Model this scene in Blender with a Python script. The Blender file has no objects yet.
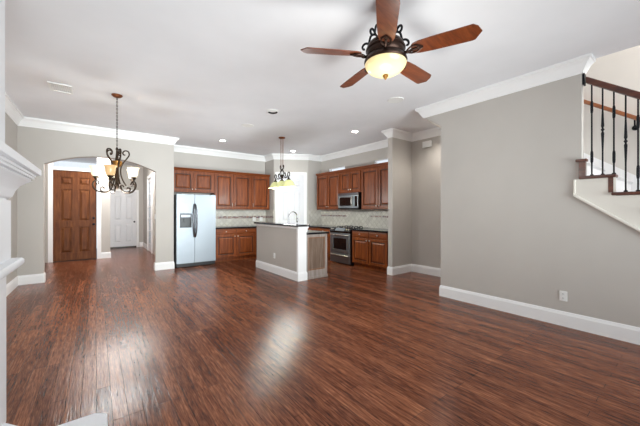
import bpy, bmesh, math, random
from mathutils import Vector, Matrix
random.seed(7)
scn = bpy.context.scene
COL = scn.collection
PI = math.pi

def srgb(r, g, b):
    return tuple(((c / 255) / 12.92 if c / 255 <= .04045 else ((c / 255 + .055) / 1.055) ** 2.4) for c in (r, g, b)) + (1,)

# ------------------------------------------------------------------ camera
cam = bpy.data.objects.new('camera', bpy.data.cameras.new('camera'))
COL.objects.link(cam)
cam.location = (0, 0, 1.34)
cam.rotation_euler = (PI / 2, 0, -0.6505)
cam.data.sensor_width = 36
cam.data.lens = 293.9 / 640 * 36
cam.data.shift_y = -1.7 / 640
cam.data.clip_start = .05
scn.camera = cam

# ------------------------------------------------------------------ world, daylight, added fill, exposure
w = bpy.data.worlds.new('world'); scn.world = w; w.use_nodes = True
bg = w.node_tree.nodes['Background']
bg.inputs[0].default_value = (.82, .91, 1, 1); bg.inputs[1].default_value = 1.1
scn.view_settings.view_transform = 'Standard'
scn.view_settings.look = 'None'
scn.view_settings.gamma = 1
scn.view_settings.use_curve_mapping = False
scn.view_settings.exposure = 0.13

def area(name, loc, target, sx, sy, power, color=(1, 1, 1)):
    l = bpy.data.lights.new(name, 'AREA'); l.shape = 'RECTANGLE'; l.size = sx; l.size_y = sy
    l.energy = power; l.color = color
    o = bpy.data.objects.new(name, l); COL.objects.link(o)
    o.location = loc
    o.rotation_euler = (Vector(target) - Vector(loc)).to_track_quat('-Z', 'Y').to_euler()
    return o
def spread(o, deg): o.data.spread = math.radians(deg)
spread(area('fill_rear_left', (.4, -2.1, 1.0), (.4, 8.0, 2.9), 2.2, 1.9, 46, (.88, .97, .985)), 62)  # unseen fill lights added behind the camera, aimed up to even out the room
spread(area('fill_rear_right', (3.0, -2.1, 1.0), (3.4, 8.0, 2.9), 2.2, 1.9, 44, (.88, .97, .985)), 62)
area('daylight_stairwell', (5.0, -2.0, 4.6), (5.3, 1.2, 2.2), 1.0, 1.4, 137, (.97, .98, 1))

# ------------------------------------------------------------------ materials
def new_mat(name):
    m = bpy.data.materials.new(name); m.use_nodes = True
    nt = m.node_tree
    return m, nt, nt.nodes['Principled BSDF']

def ramp(nt, fac, stops):
    r = nt.nodes.new('ShaderNodeValToRGB')
    el = r.color_ramp.elements
    el[0].position, el[0].color = stops[0]
    el[1].position, el[1].color = stops[-1]
    for p, c in stops[1:-1]:
        e = el.new(p); e.color = c
    nt.links.new(fac, r.inputs[0])
    return r.outputs[0]

def coords(nt, scale, kind='Object', rot=(0, 0, 0)):
    t = nt.nodes.new('ShaderNodeTexCoord'); mp = nt.nodes.new('ShaderNodeMapping')
    mp.inputs['Scale'].default_value = scale; mp.inputs['Rotation'].default_value = rot
    nt.links.new(t.outputs[kind], mp.inputs[0])
    return mp.outputs[0]

def noise(nt, vec, scale=1, detail=4, rough=.55, dist=0):
    n = nt.nodes.new('ShaderNodeTexNoise')
    n.inputs['Scale'].default_value = scale; n.inputs['Detail'].default_value = detail
    n.inputs['Roughness'].default_value = rough; n.inputs['Distortion'].default_value = dist
    nt.links.new(vec, n.inputs['Vector'])
    return n.outputs['Fac']

def bump(nt, p, fac, strength, dist=.01):
    b = nt.nodes.new('ShaderNodeBump'); b.inputs['Strength'].default_value = strength; b.inputs['Distance'].default_value = dist
    nt.links.new(fac, b.inputs['Height']); nt.links.new(b.outputs[0], p.inputs['Normal'])

def paint(name, rgb, rough=.6, spec=.3, var=.03, bstr=.05, nscale=60):
    m, nt, p = new_mat(name)
    c = srgb(*rgb)
    n = noise(nt, coords(nt, (1, 1, 1)), 1.3, 3)
    lo = tuple(x * (1 - var) for x in c[:3]) + (1,); hi = tuple(min(1, x * (1 + var)) for x in c[:3]) + (1,)
    nt.links.new(ramp(nt, n, [(.3, lo), (.7, hi)]), p.inputs['Base Color'])
    p.inputs['Roughness'].default_value = rough; p.inputs['Specular IOR Level'].default_value = spec
    if bstr: bump(nt, p, noise(nt, coords(nt, (1, 1, 1)), nscale, 2), bstr, .003)
    return m

def wood(name, dark, mid, light, scale=(14, 14, 1.2), rough=.35, spec=.5, coat=0):
    m, nt, p = new_mat(name)
    v = coords(nt, scale)
    n = noise(nt, v, 1.6, 6, .6, .6)
    n2 = noise(nt, coords(nt, tuple(s * 5 for s in scale)), 1.2, 3)
    mx = nt.nodes.new('ShaderNodeMath'); mx.operation = 'MULTIPLY_ADD'; mx.inputs[1].default_value = .3; 
    nt.links.new(n2, mx.inputs[0]); nt.links.new(n, mx.inputs[2])
    sb = nt.nodes.new('ShaderNodeMath'); sb.operation = 'SUBTRACT'; sb.inputs[1].default_value = .15
    nt.links.new(mx.outputs[0], sb.inputs[0])
    nt.links.new(ramp(nt, sb.outputs[0], [(.25, srgb(*dark)), (.5, srgb(*mid)), (.75, srgb(*light))]), p.inputs['Base Color'])
    p.inputs['Roughness'].default_value = rough; p.inputs['Specular IOR Level'].default_value = spec
    p.inputs['Coat Weight'].default_value = coat; p.inputs['Coat Roughness'].default_value = .15
    bump(nt, p, n2, .08, .002)
    return m

def metal(name, rgb, rough=.3, metallic=1.0, brushed=None):
    m, nt, p = new_mat(name)
    p.inputs['Base Color'].default_value = srgb(*rgb); p.inputs['Metallic'].default_value = metallic
    v = coords(nt, brushed or (8, 8, 8))
    n = noise(nt, v, 3, 4)
    nt.links.new(ramp(nt, n, [(.2, (rough * .8,) * 3 + (1,)), (.8, (min(1, rough * 1.25),) * 3 + (1,))]), p.inputs['Roughness'])
    return m

def glow(name, rgb, strength, base=None, edge=None):
    m, nt, p = new_mat(name)
    p.inputs['Base Color'].default_value = srgb(*(base or rgb))
    p.inputs['Roughness'].default_value = .25
    p.inputs['Emission Color'].default_value = srgb(*rgb)
    n = noise(nt, coords(nt, (1, 1, 1)), 9, 3)
    nt.links.new(ramp(nt, n, [(.2, (strength * .82,) * 3 + (1,)), (.8, (strength * 1.15,) * 3 + (1,))]), p.inputs['Emission Strength'])
    return m

def floor_mat():
    m, nt, p = new_mat('oak_planks')
    v = coords(nt, (1, 1, 1), rot=(0, 0, PI / 2))
    b = nt.nodes.new('ShaderNodeTexBrick')
    nt.links.new(v, b.inputs['Vector'])
    b.inputs['Scale'].default_value = 1
    b.inputs['Brick Width'].default_value = 1.15; b.inputs['Row Height'].default_value = .085
    b.inputs['Mortar Size'].default_value = .0012; b.inputs['Mortar Smooth'].default_value = .2
    b.offset = .41; b.offset_frequency = 3; b.squash = 1
    b.inputs['Color1'].default_value = (0, 0, 0, 1); b.inputs['Color2'].default_value = (1, 1, 1, 1); b.inputs['Mortar'].default_value = (.3, .3, .3, 1)
    g1 = noise(nt, coords(nt, (52, 2.2, 1)), 1, 6, .66, .15)
    g2 = noise(nt, coords(nt, (120, 9, 1)), 1, 3, .65, .1)
    g3 = noise(nt, coords(nt, (1, .6, 1)), .9, 2)
    def lin(a, ka, bb, kb):
        x = nt.nodes.new('ShaderNodeMath'); x.operation = 'MULTIPLY'; x.inputs[1].default_value = ka; nt.links.new(a, x.inputs[0])
        y = nt.nodes.new('ShaderNodeMath'); y.operation = 'MULTIPLY_ADD'; y.inputs[1].default_value = kb
        nt.links.new(bb, y.inputs[0]); nt.links.new(x.outputs[0], y.inputs[2])
        return y.outputs[0]
    sep = nt.nodes.new('ShaderNodeSeparateColor'); nt.links.new(b.outputs['Color'], sep.inputs[0])
    t = lin(g1, .42, sep.outputs[0], .08)
    t = lin(t, 1, g2, .44)
    t = lin(t, 1, g3, .10)
    col = ramp(nt, t, [(.38, srgb(34, 15, 9)), (.465, srgb(90, 47, 30)), (.55, srgb(130, 77, 52)), (.66, srgb(172, 114, 82))])
    mm = nt.nodes.new('ShaderNodeMixRGB'); mm.inputs[2].default_value = srgb(30, 13, 9)
    nt.links.new(b.outputs['Fac'], mm.inputs[0]); nt.links.new(col, mm.inputs[1])
    nt.links.new(mm.outputs[0], p.inputs['Base Color'])
    nt.links.new(ramp(nt, g1, [(.3, (.26,) * 3 + (1,)), (.7, (.16,) * 3 + (1,))]), p.inputs['Roughness'])
    p.inputs['Specular IOR Level'].default_value = .19
    # hand-scraped surface
    s1 = noise(nt, coords(nt, (34, 2.2, 1)), 1, 4, .62, .15)
    h = lin(s1, .65, g2, .45)
    inv = nt.nodes.new('ShaderNodeMath'); inv.operation = 'MULTIPLY_ADD'; inv.inputs[1].default_value = -.5
    nt.links.new(b.outputs['Fac'], inv.inputs[0]); nt.links.new(h, inv.inputs[2])
    bump(nt, p, inv.outputs[0], .4, .009)
    return m

def tile_mat(plane):
    # tumbled stone tile; plane: 'XZ' or 'YZ'
    m, nt, p = new_mat('stone_tile_' + plane.lower())
    t = nt.nodes.new('ShaderNodeTexCoord'); sp = nt.nodes.new('ShaderNodeSeparateXYZ'); cb = nt.nodes.new('ShaderNodeCombineXYZ')
    nt.links.new(t.outputs['Object'], sp.inputs[0])
    nt.links.new(sp.outputs[0 if plane == 'XZ' else 1], cb.inputs[0]); nt.links.new(sp.outputs[2], cb.inputs[1])
    mp = nt.nodes.new('ShaderNodeMapping'); mp.inputs['Rotation'].default_value = (0, 0, PI / 4)
    nt.links.new(cb.outputs[0], mp.inputs[0])
    b = nt.nodes.new('ShaderNodeTexBrick'); nt.links.new(mp.outputs[0], b.inputs['Vector'])
    b.offset = 0; b.inputs['Scale'].default_value = 1; b.inputs['Brick Width'].default_value = .11; b.inputs['Row Height'].default_value = .11
    b.inputs['Mortar Size'].default_value = .004
    b.inputs['Color1'].default_value = srgb(204, 199, 190); b.inputs['Color2'].default_value = srgb(220, 216, 207); b.inputs['Mortar'].default_value = srgb(182, 176, 166)
    n = noise(nt, cb.outputs[0], 22, 5)
    mx = nt.nodes.new('ShaderNodeMixRGB'); mx.blend_type = 'MULTIPLY'; mx.inputs[0].default_value = .6
    nt.links.new(b.outputs['Color'], mx.inputs[1]); nt.links.new(ramp(nt, n, [(.3, (.74, .72, .7, 1)), (.65, (1, 1, 1, 1))]), mx.inputs[2])
    nt.links.new(mx.outputs[0], p.inputs['Base Color']); p.inputs['Roughness'].default_value = .45
    return m

def mosaic_mat(plane):
    m, nt, p = new_mat('mosaic_' + plane.lower())
    t = nt.nodes.new('ShaderNodeTexCoord'); sp = nt.nodes.new('ShaderNodeSeparateXYZ'); cb = nt.nodes.new('ShaderNodeCombineXYZ')
    nt.links.new(t.outputs['Object'], sp.inputs[0])
    nt.links.new(sp.outputs[0 if plane == 'XZ' else 1], cb.inputs[0]); nt.links.new(sp.outputs[2], cb.inputs[1])
    v = nt.nodes.new('ShaderNodeTexVoronoi'); v.inputs['Scale'].default_value = 34; v.inputs['Randomness'].default_value = .35
    nt.links.new(cb.outputs[0], v.inputs['Vector'])
    s = nt.nodes.new('ShaderNodeSeparateColor'); nt.links.new(v.outputs['Color'], s.inputs[0])
    c = ramp(nt, s.outputs[0], [(.0, srgb(120, 74, 66)), (.35, srgb(120, 112, 122)), (.6, srgb(196, 188, 180)), (1, srgb(150, 96, 84))])
    nt.links.new(c, p.inputs['Base Color']); p.inputs['Roughness'].default_value = .3
    return m

def granite_mat():
    m, nt, p = new_mat('black_granite')
    n = noise(nt, coords(nt, (1, 1, 1)), 160, 3)
    nt.links.new(ramp(nt, n, [(.4, srgb(20, 20, 23)), (.62, srgb(34, 34, 38)), (.72, srgb(92, 90, 90))]), p.inputs['Base Color'])
    p.inputs['Roughness'].default_value = .12
    return m

def glass_mat(name, tint=(1, 1, 1), gloss=.12):
    m, nt, p = new_mat(name)
    nt.nodes.remove(p)
    tr = nt.nodes.new('ShaderNodeBsdfTransparent'); tr.inputs[0].default_value = tint + (1,)
    gl = nt.nodes.new('ShaderNodeBsdfGlossy'); gl.inputs['Roughness'].default_value = .03
    mx = nt.nodes.new('ShaderNodeMixShader'); mx.inputs[0].default_value = gloss
    nt.links.new(tr.outputs[0], mx.inputs[1]); nt.links.new(gl.outputs[0], mx.inputs[2])
    nt.links.new(mx.outputs[0], nt.nodes['Material Output'].inputs[0])
    return m

M = dict(
    wall=paint('taupe_wall_paint', (196, 191, 185)),
    pale=paint('cream_wall_paint', (224, 220, 214)),
    ceiling=paint('ceiling_paint', (237, 237, 240), .8, .1),
    trim=paint('white_trim_paint', (250, 250, 250), .35, .4, .01, 0),
    doorw=paint('white_door_paint', (230, 230, 233), .4, .4, .01, 0),
    stone=paint('white_cast_stone', (234, 235, 238), .7, .2, .03, .5, 45),
    carpet=paint('pale_stair_carpet', (226, 226, 226), .9, .1, .04, .3, 200),
    skirt=paint('stair_stringer_paint', (226, 221, 212), .5, .3, .02, 0),
    floor=floor_mat(),
    cherry=wood('cherry_cabinet_wood', (88, 40, 14), (122, 60, 24), (150, 80, 36), rough=.42, spec=.35, coat=.04),
    cherryh=wood('cherry_cabinet_wood_crosswise', (88, 40, 14), (122, 60, 24), (150, 80, 36), scale=(1.2, 14, 14), rough=.42, spec=.35, coat=.04),
    entry=wood('stained_entry_door_wood', (76, 40, 19), (110, 62, 31), (138, 86, 47), rough=.5, spec=.25),
    rail=wood('dark_stained_stair_wood', (58, 24, 12), (86, 40, 22), (112, 58, 32), scale=(10, 1.5, 10), coat=.3),
    railp=wood('light_stained_handrail_wood', (120, 66, 34), (150, 88, 50), (168, 104, 62), scale=(10, 1.5, 10), coat=.3),
    blade=wood('fan_blade_wood', (70, 31, 15), (100, 48, 23), (124, 64, 32), scale=(1.6, 16, 16), rough=.3, coat=.3),
    groove_dark=wood('dark_cabinet_groove', (44, 18, 7), (58, 25, 10), (72, 34, 14), rough=.5),
    glare_grey=wood('glare_grey_island_wood', (136, 122, 114), (158, 146, 138), (176, 166, 160), rough=.35),  # glare on the brown cabinet wood put into a greyer base colour
    inset=wood('island_inset_wood', (96, 76, 64), (122, 102, 88), (144, 126, 112), rough=.35),
    mould=wood('island_moulding_wood', (112, 78, 58), (136, 98, 74), (154, 118, 94), rough=.35),
    steel=metal('brushed_stainless', (146, 152, 158), .4, 1, (1.5, 1.5, 60)),
    steeld=metal('dark_stainless', (120, 122, 128), .3),
    nickel=metal('brushed_nickel', (200, 196, 188), .28),
    chrome=metal('faucet_steel', (150, 150, 152), .22),
    iron=metal('black_wrought_iron', (26, 27, 32), .45, .7),
    brass=metal('antique_bronze', (54, 40, 28), .4, .7),
    bronze=metal('oil_rubbed_bronze', (54, 37, 30), .4, .8),
    gold=metal('antique_gold', (140, 100, 50), .45, .8),
    copper=metal('aged_copper_bronze', (132, 78, 48), .45, .6),
    black=paint('black_plastic', (16, 16, 18), .3, .5, .05, 0),
    blackg=paint('black_glass', (10, 10, 12), .08, .6, .02, 0),
    white_plastic=paint('white_plastic', (240, 240, 238), .4, .4, .01, 0),
    granite=granite_mat(), tileX=tile_mat('XZ'), tileY=tile_mat('YZ'), mosX=mosaic_mat('XZ'), mosY=mosaic_mat('YZ'),
    glass=glass_mat('window_glass'), glassd=glass_mat('door_glass', (.8, .86, .9), .2),
    bowl=glow('amber_fan_glass', (255, 230, 172), .5, (190, 172, 128)),
    bulb=glow('lamp_bulb', (255, 238, 200), 12),
    shade_lit=glow('lit_cream_glass', (255, 240, 205), .6, (240, 228, 200)),
    shade_unlit=glow('amber_unlit_glass', (235, 190, 130), .28, (214, 176, 130)),  # unlit side of one shade put into the colour: amber, weaker glow
    shade_pend=glow('pale_yellow_glass', (238, 240, 180), .3, (222, 224, 160)),
    can=glow('recessed_lamp_lens', (255, 250, 240), 30),
)

# ------------------------------------------------------------------ mesh helpers
class MB:
    def __init__(s): s.bm = bmesh.new()
    def box(s, x0, x1, y0, y1, z0, z1):
        vs = [s.bm.verts.new((x, y, z)) for x in (x0, x1) for y in (y0, y1) for z in (z0, z1)]
        for q in ((0, 1, 3, 2), (4, 6, 7, 5), (0, 4, 5, 1), (2, 3, 7, 6), (0, 2, 6, 4), (1, 5, 7, 3)):
            s.bm.faces.new([vs[i] for i in q])
        return s
    def prism(s, pts, f0, f1):
        """polygon pts (2D) between two maps f0, f1: (u,v) -> 3D"""
        a = [s.bm.verts.new(f0(*p)) for p in pts]; b = [s.bm.verts.new(f1(*p)) for p in pts]
        n = len(pts)
        s.bm.faces.new(a[::-1]); s.bm.faces.new(b)
        for i in range(n):
            s.bm.faces.new((a[i], a[(i + 1) % n], b[(i + 1) % n], b[i]))
        return s
    def prismX(s, pts, x0, x1): return s.prism(pts, lambda u, v: (x0, u, v), lambda u, v: (x1, u, v))
    def prismY(s, pts, y0, y1): return s.prism(pts, lambda u, v: (u, y0, v), lambda u, v: (u, y1, v))
    def prismZ(s, pts, z0, z1): return s.prism(pts, lambda u, v: (u, v, z0), lambda u, v: (u, v, z1))
    def lathe(s, prof, c=(0, 0, 0), n=24, R=None):
        """prof: list of (r, z)"""
        rings = []
        c = Vector(c)
        for r, z in prof:
            ring = []
            for k in range(n):
                a = 2 * PI * k / n
                v = Vector((r * math.cos(a), r * math.sin(a), z))
                if R is not None: v = R @ v
                ring.append(s.bm.verts.new(c + v))
            rings.append(ring)
        for i in range(len(rings) - 1):
            for k in range(n):
                s.bm.faces.new((rings[i][k], rings[i][(k + 1) % n], rings[i + 1][(k + 1) % n], rings[i + 1][k]))
        if prof[0][0] > 1e-6: s.bm.faces.new(rings[0][::-1])
        if prof[-1][0] > 1e-6: s.bm.faces.new(rings[-1])
        return s
    def tube(s, pts, r, n=8):
        pts = [Vector(p) for p in pts]
        rr = r if isinstance(r, (list, tuple)) else [r] * len(pts)
        rings = []; prev = None
        for i, p in enumerate(pts):
            t = (pts[min(i + 1, len(pts) - 1)] - pts[max(i - 1, 0)]).normalized()
            if prev is None:
                u = t.orthogonal().normalized()
            else:
                u = (prev - t * prev.dot(t))
                u = u.normalized() if u.length > 1e-6 else t.orthogonal().normalized()
            prev = u
            v = t.cross(u)
            rings.append([s.bm.verts.new(p + (u * math.cos(2 * PI * k / n) + v * math.sin(2 * PI * k / n)) * rr[i]) for k in range(n)])
        for i in range(len(rings) - 1):
            for k in range(n):
                s.bm.faces.new((rings[i][k], rings[i][(k + 1) % n], rings[i + 1][(k + 1) % n], rings[i + 1][k]))
        s.bm.faces.new(rings[0][::-1]); s.bm.faces.new(rings[-1])
        return s
    def sphere(s, c, r, sz=None, n=12):
        m = Matrix.Translation(c) @ Matrix.Diagonal((r, r, sz or r, 1))
        bmesh.ops.create_uvsphere(s.bm, u_segments=n, v_segments=max(6, n // 2), radius=1, matrix=m)
        return s
    def sweep(s, path, prof, side=1, closed=False):
        """profile (out, z) swept along a plan path with mitred corners; out goes to the right of the path when side = 1"""
        P = [Vector(p) for p in path]; n = len(P)
        offs = []
        for i in range(n):
            ds = []
            if i > 0: ds.append((P[i] - P[i - 1]).normalized())
            if i < n - 1: ds.append((P[i + 1] - P[i]).normalized())
            ns = [Vector((d.y, -d.x)) * side for d in ds]
            if len(ns) == 1: offs.append(ns[0])
            else:
                b = (ns[0] + ns[1]); b = b / max(b.length_squared, 1e-6) * 2
                offs.append(b)
        rings = [[s.bm.verts.new((P[i].x + offs[i].x * o, P[i].y + offs[i].y * o, z)) for o, z in prof] for i in range(n)]
        k = len(prof)
        for i in range(n - 1):
            for j in range(k):
                s.bm.faces.new((rings[i][j], rings[i][(j + 1) % k], rings[i + 1][(j + 1) % k], rings[i + 1][j]))
        s.bm.faces.new(rings[0][::-1]); s.bm.faces.new(rings[-1])
        return s

def chain(o):
    m = Matrix.Identity(4)
    while o is not None:
        m = o.matrix_basis @ m; o = o.parent
    return m

def obj(name, mb, mat, parent=None, world=False, smooth=False, bevel=0):
    bm = mb.bm
    if world and parent is not None:
        bm.transform(chain(parent).inverted())
    bmesh.ops.recalc_face_normals(bm, faces=bm.faces)
    me = bpy.data.meshes.new(name); bm.to_mesh(me); bm.free()
    me.materials.append(M[mat] if isinstance(mat, str) else mat)
    o = bpy.data.objects.new(name, me); COL.objects.link(o)
    if parent is not None: o.parent = parent
    if smooth:
        me.polygons.foreach_set('use_smooth', [True] * len(me.polygons))
        try: me.set_sharp_from_angle(angle=math.radians(42))
        except Exception: pass
    if bevel:
        b = o.modifiers.new('bevel', 'BEVEL'); b.width = bevel; b.segments = 2; b.limit_method = 'ANGLE'; b.angle_limit = math.radians(40)
    return o

def tag(o, label, cat, group=None, kind=None):
    if label: o['label'] = label
    if cat: o['category'] = cat
    if group: o['group'] = group
    if kind: o['kind'] = kind
    return o

def thing(name, label, cat, loc=(0, 0, 0), rz=0, group=None):
    o = bpy.data.objects.new(name, None); COL.objects.link(o)
    o.location = loc; o.rotation_euler = (0, 0, rz); o.empty_display_size = .1
    return tag(o, label, cat, group)

def struct(name, mb, mat, parent=None, **k):
    o = obj(name, mb, mat, parent, **k)
    if parent is None: o['kind'] = 'structure'
    return o

def copy_thing(o, loc, label=None, rz=None):
    c = o.copy(); COL.objects.link(c); c.location = loc
    if rz is not None: c.rotation_euler = (0, 0, rz)
    if label: c['label'] = label
    for ch in list(o.children):
        d = ch.copy(); COL.objects.link(d); d.parent = c
        for g in list(ch.children):
            e = g.copy(); COL.objects.link(e); e.parent = d
    return c

# ================================================================== STRUCTURE
H = 3.05
XL, XR, XB = -1.138, 4.345, 5.6      # left wall, stair wall, kitchen/stair back wall
YA, YK = 7.55, 8.35                  # arch wall, kitchen back wall
YR = -2.2                            # wall behind the camera
WT = .105                            # stair wall thickness

struct('floor', MB().box(-1.4, 5.8, YR - .2, 13.3, -.1, 0), 'floor')
struct('ceiling', MB().prismZ([(-1.4, YR - .2), (XR + WT, YR - .2), (XR + WT, 2.85), (5.8, 2.85), (5.8, 13.3), (-1.4, 13.3)], H, H + .2), 'ceiling')

struct('wall_left', MB().box(XL - .12, XL, YR - .1, 13.1, 0, H), 'wall')
# arch wall: one U-shaped polygon with a segmental arch
arch = [(XL, 0), (-.79, 0), (-.79, 2.235)]
cx, half, rise = .14, .93, .23
Rr = (half * half + rise * rise) / (2 * rise)
for i in range(1, 24):
    x = cx - half + 2 * half * i / 24
    arch.append((x, 2.235 + rise - (Rr - math.sqrt(Rr * Rr - (x - cx) ** 2))))
arch += [(1.07, 2.235), (1.07, 0), (1.44, 0), (1.44, H), (XL, H)]
struct('wall_arch', MB().prismY(arch, YA, YA + .15), 'wall')
# kitchen side wall that continues along the hall; opening for the side door at y 10.75..11.6
b = MB().box(1.42, 1.475, YA + .15, 10.75, 0, H).box(1.42, 1.475, 11.6, 13.0, 0, H).box(1.42, 1.475, 10.75, 11.6, 2.44, H)
struct('wall_hall_right', b, 'wall')
struct('wall_side_room', MB().box(2.6, 2.7, 8.5, 13.2, 0, H), 'wall')
# entry wall: front door x -.91..0.015, transom above
b = MB().box(XL, -.91, 10.4, 10.55, 0, H).box(.015, .32, 10.4, 10.55, 0, H).box(-.91, .015, 10.4, 10.55, 2.93, H)
b.box(.2, .32, 10.55, 12.95, 0, H)
struct('wall_entry', b, 'wall')
# far hall wall: door x .39..1.2
b = MB().box(.2, .39, 12.95, 13.07, 0, H).box(1.2, 1.475, 12.95, 13.07, 0, H).box(.39, 1.2, 12.95, 13.07, 2.07, H)
struct('wall_hall_far', b, 'wall')
struct('wall_kitchen_back', MB().box(1.475, 4.2, YK, YK + .12, 0, H), 'wall')
# corner pantry
PA, PB = Vector((4.22, 7.82)), Vector((5.1, 7.29))
pd = (PB - PA).normalized(); pn = Vector((pd.y, -pd.x))     # pn points into the room
if pn.y > 0: pn = -pn
plen = (PB - PA).length
prz = math.atan2(pd.y, pd.x)
struct('wall_pantry_left', MB().prismZ([(4.22, 7.82), (4.22, YK + .12), (4.3, YK + .12), (4.3, 7.86)], 0, H), 'wall')
struct('wall_pantry_right', MB().prismZ([(5.1, 7.29), (5.75, 7.29), (5.75, 7.38), (5.12, 7.38)], 0, H), 'wall')
b = MB()
d0, d1 = plen / 2 - .385, plen / 2 + .385
b.box(0, d0, 0, .09, 0, H).box(d1, plen, 0, .09, 0, H).box(d0, d1, 0, .09, 2.43, H)
b.bm.transform(Matrix.Translation((PA.x, PA.y, 0)) @ Matrix.Rotation(prz, 4, 'Z'))
struct('wall_pantry', b, 'wall')
# kitchen right wall with two transom windows, running on to the hall and the stairwell
b = MB()
W1, W2 = (6.19, 6.93), (4.36, 5.1)
for y0, y1 in ((3.98, W2[0]), (W2[1], W1[0]), (W1[1], 7.4)): b.box(XB, XB + .12, y0, y1, 0, H)
for y0, y1 in (W1, W2): b.box(XB, XB + .12, y0, y1, 0, 2.3).box(XB, XB + .12, y0, y1, 2.63, H)
struct('wall_kitchen_right', b, 'wall')
for i, (y0, y1) in enumerate((W1, W2)):
    f = MB()
    f.box(XB + .02, XB + .07, y0, y0 + .03, 2.3, 2.63).box(XB + .02, XB + .07, y1 - .03, y1, 2.3, 2.63)
    f.box(XB + .02, XB + .07, y0 + .03, y1 - .03, 2.3, 2.33).box(XB + .02, XB + .07, y0 + .03, y1 - .03, 2.605, 2.63)
    o = struct('window_%d' % (i + 1), f, 'trim')
    obj('pane', MB().box(XB + .04, XB + .046, y0 + .03, y1 - .03, 2.33, 2.605), 'glass', o)
struct('wall_hall_alcove', MB().box(XB, XB + .12, 2.85, 3.98, 0, H), 'wall')
struct('wall_stairwell', MB().box(XB, XB + .12, YR - .1, 2.85, 0, 5.7), 'pale')
struct('wall_wing', MB().box(4.93, XB, 3.98, 4.09, 0, H), 'wall')
# stair wall: slanted where the stair soffit starts, sloped under the open stairs
sl = .1925 / .264
def nose(k): return .574 + (k - 9) * .264
pts = [(2.55, 0), (2.55, 2.69), (2.85, 2.903), (2.85, H), (.85, H), (.85, 1.70), (-1.4, 1.70 - 2.25 * sl), (-1.4, 0)]
struct('wall_stairs', MB().prismX(pts, XR, XR + WT), 'wall')
struct('wall_upper_landing', MB().box(XR + WT - .1, XR + WT, YR, 4.0, H + .2, 5.7).box(XR + WT, XB, 3.9, 4.0, H + .2, 5.7), 'pale')
struct('ceiling_stairwell', MB().box(XR, 5.8, YR - .2, 4.0, 5.7, 5.8), 'ceiling')
# wall behind the camera with two wide window openings
b = MB()
for x0, x1 in ((XL, -.75), (1.55, 1.85), (4.15, 5.72)): b.box(x0, x1, YR - .1, YR, 0, 5.7 if x0 > 4 else H)
for x0, x1 in ((-.75, 1.55), (1.85, 4.15)): b.box(x0, x1, YR - .1, YR, 0, .35).box(x0, x1, YR - .1, YR, 2.6, H)
struct('wall_rear', b, 'wall')

# ---- crown mouldings
CR = [(0, 2.89), (.012, 2.89), (.016, 2.91), (.022, 2.915), (.036, 2.94), (.062, 2.985), (.082, 3.005), (.088, 3.012), (.1, 3.015), (.1, H), (0, H)]
mb = MB().sweep([(XL, 2.72), (XL, YA), (1.44, YA), (1.44, YK), (4.22, YK), (4.22, 7.82), (5.1, 7.29), (XB, 7.29), (XB, 4.09), (4.93, 4.09), (4.93, 3.98), (XB, 3.98), (XB, 2.9)], CR)
struct('trim_1', mb, 'trim')
struct('trim_2', MB().sweep([(XR + WT, 2.85), (XR, 2.85), (XR, .85), (XR + WT, .85)], CR), 'trim')

# ---- baseboards
BB = [(0, 0), (.016, 0), (.016, .135), (.011, .15), (.006, .168), (0, .172)]
def base(name, path): struct(name, MB().sweep(path, BB), 'trim')
base('baseboard_left', [(XL, 2.72), (XL, YA), (-.79, YA), (-.79, YA + .15), (-.98, YA + .15)])
base('baseboard_arch', [(1.3, YA + .15), (1.07, YA + .15), (1.07, YA), (1.44, YA), (1.44, YA + .1)])
base('baseboard_wing', [(4.96, 4.09), (4.93, 4.09), (4.93, 3.98), (XB, 3.98), (XB, 2.6)])
base('baseboard_stairs', [(XR + WT, 2.55), (XR, 2.55), (XR, -1.4)])
base('baseboard_entry', [(.105, 10.4), (.32, 10.4), (.32, 12.9)])
base('baseboard_hall', [(1.29, 12.95), (1.42, 12.95), (1.42, 11.7)])

# ---- panelled doors (local: x across, y into the wall, z up)
def panel_door_leaf(mb, wd, h, t, panels, z0=0):
    """slab with raised panels; panels = list of (x0,x1,z0,z1)"""
    mb.box(0, wd, .022, t, z0, h)
    xs = sorted({0, wd} | {p[0] for p in panels} | {p[1] for p in panels})
    zs = sorted({z0, h} | {p[2] for p in panels} | {p[3] for p in panels})
    for i in range(len(xs) - 1):
        for j in range(len(zs) - 1):
            xm, zm = (xs[i] + xs[i + 1]) / 2, (zs[j] + zs[j + 1]) / 2
            if not any(p[0] < xm < p[1] and p[2] < zm < p[3] for p in panels):
                mb.box(xs[i], xs[i + 1], 0, .0225, zs[j], zs[j + 1])
    for a, c, e, g in panels: raised(mb, a, c, e, g, .021, .0, .018, .05)
    return mb

def raised(mb, x0, x1, z0, z1, yb, yf, m=.012, bev=.035):
    """raised field inside a recess, back at yb, face at yf"""
    o = [(x0 + m, z0 + m), (x1 - m, z0 + m), (x1 - m, z1 - m), (x0 + m, z1 - m)]
    k = min(bev, (x1 - x0) * .25, (z1 - z0) * .25)
    i = [(x0 + m + k, z0 + m + k), (x1 - m - k, z0 + m + k), (x1 - m - k, z1 - m - k), (x0 + m + k, z1 - m - k)]
    A = [mb.bm.verts.new((u, yb + .001, v)) for u, v in o]; B = [mb.bm.verts.new((u, yf + .002, v)) for u, v in i]
    mb.bm.faces.new(B); mb.bm.faces.new(A[::-1])
    for q in range(4): mb.bm.faces.new((A[q], A[(q + 1) % 4], B[(q + 1) % 4], B[q]))

def six(wd, h, rows, st=.115, mid=.1):
    out = []
    for a, b_ in rows:
        out += [(st, wd / 2 - mid / 2, a, b_), (wd / 2 + mid / 2, wd - st, a, b_)]
    return out

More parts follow.
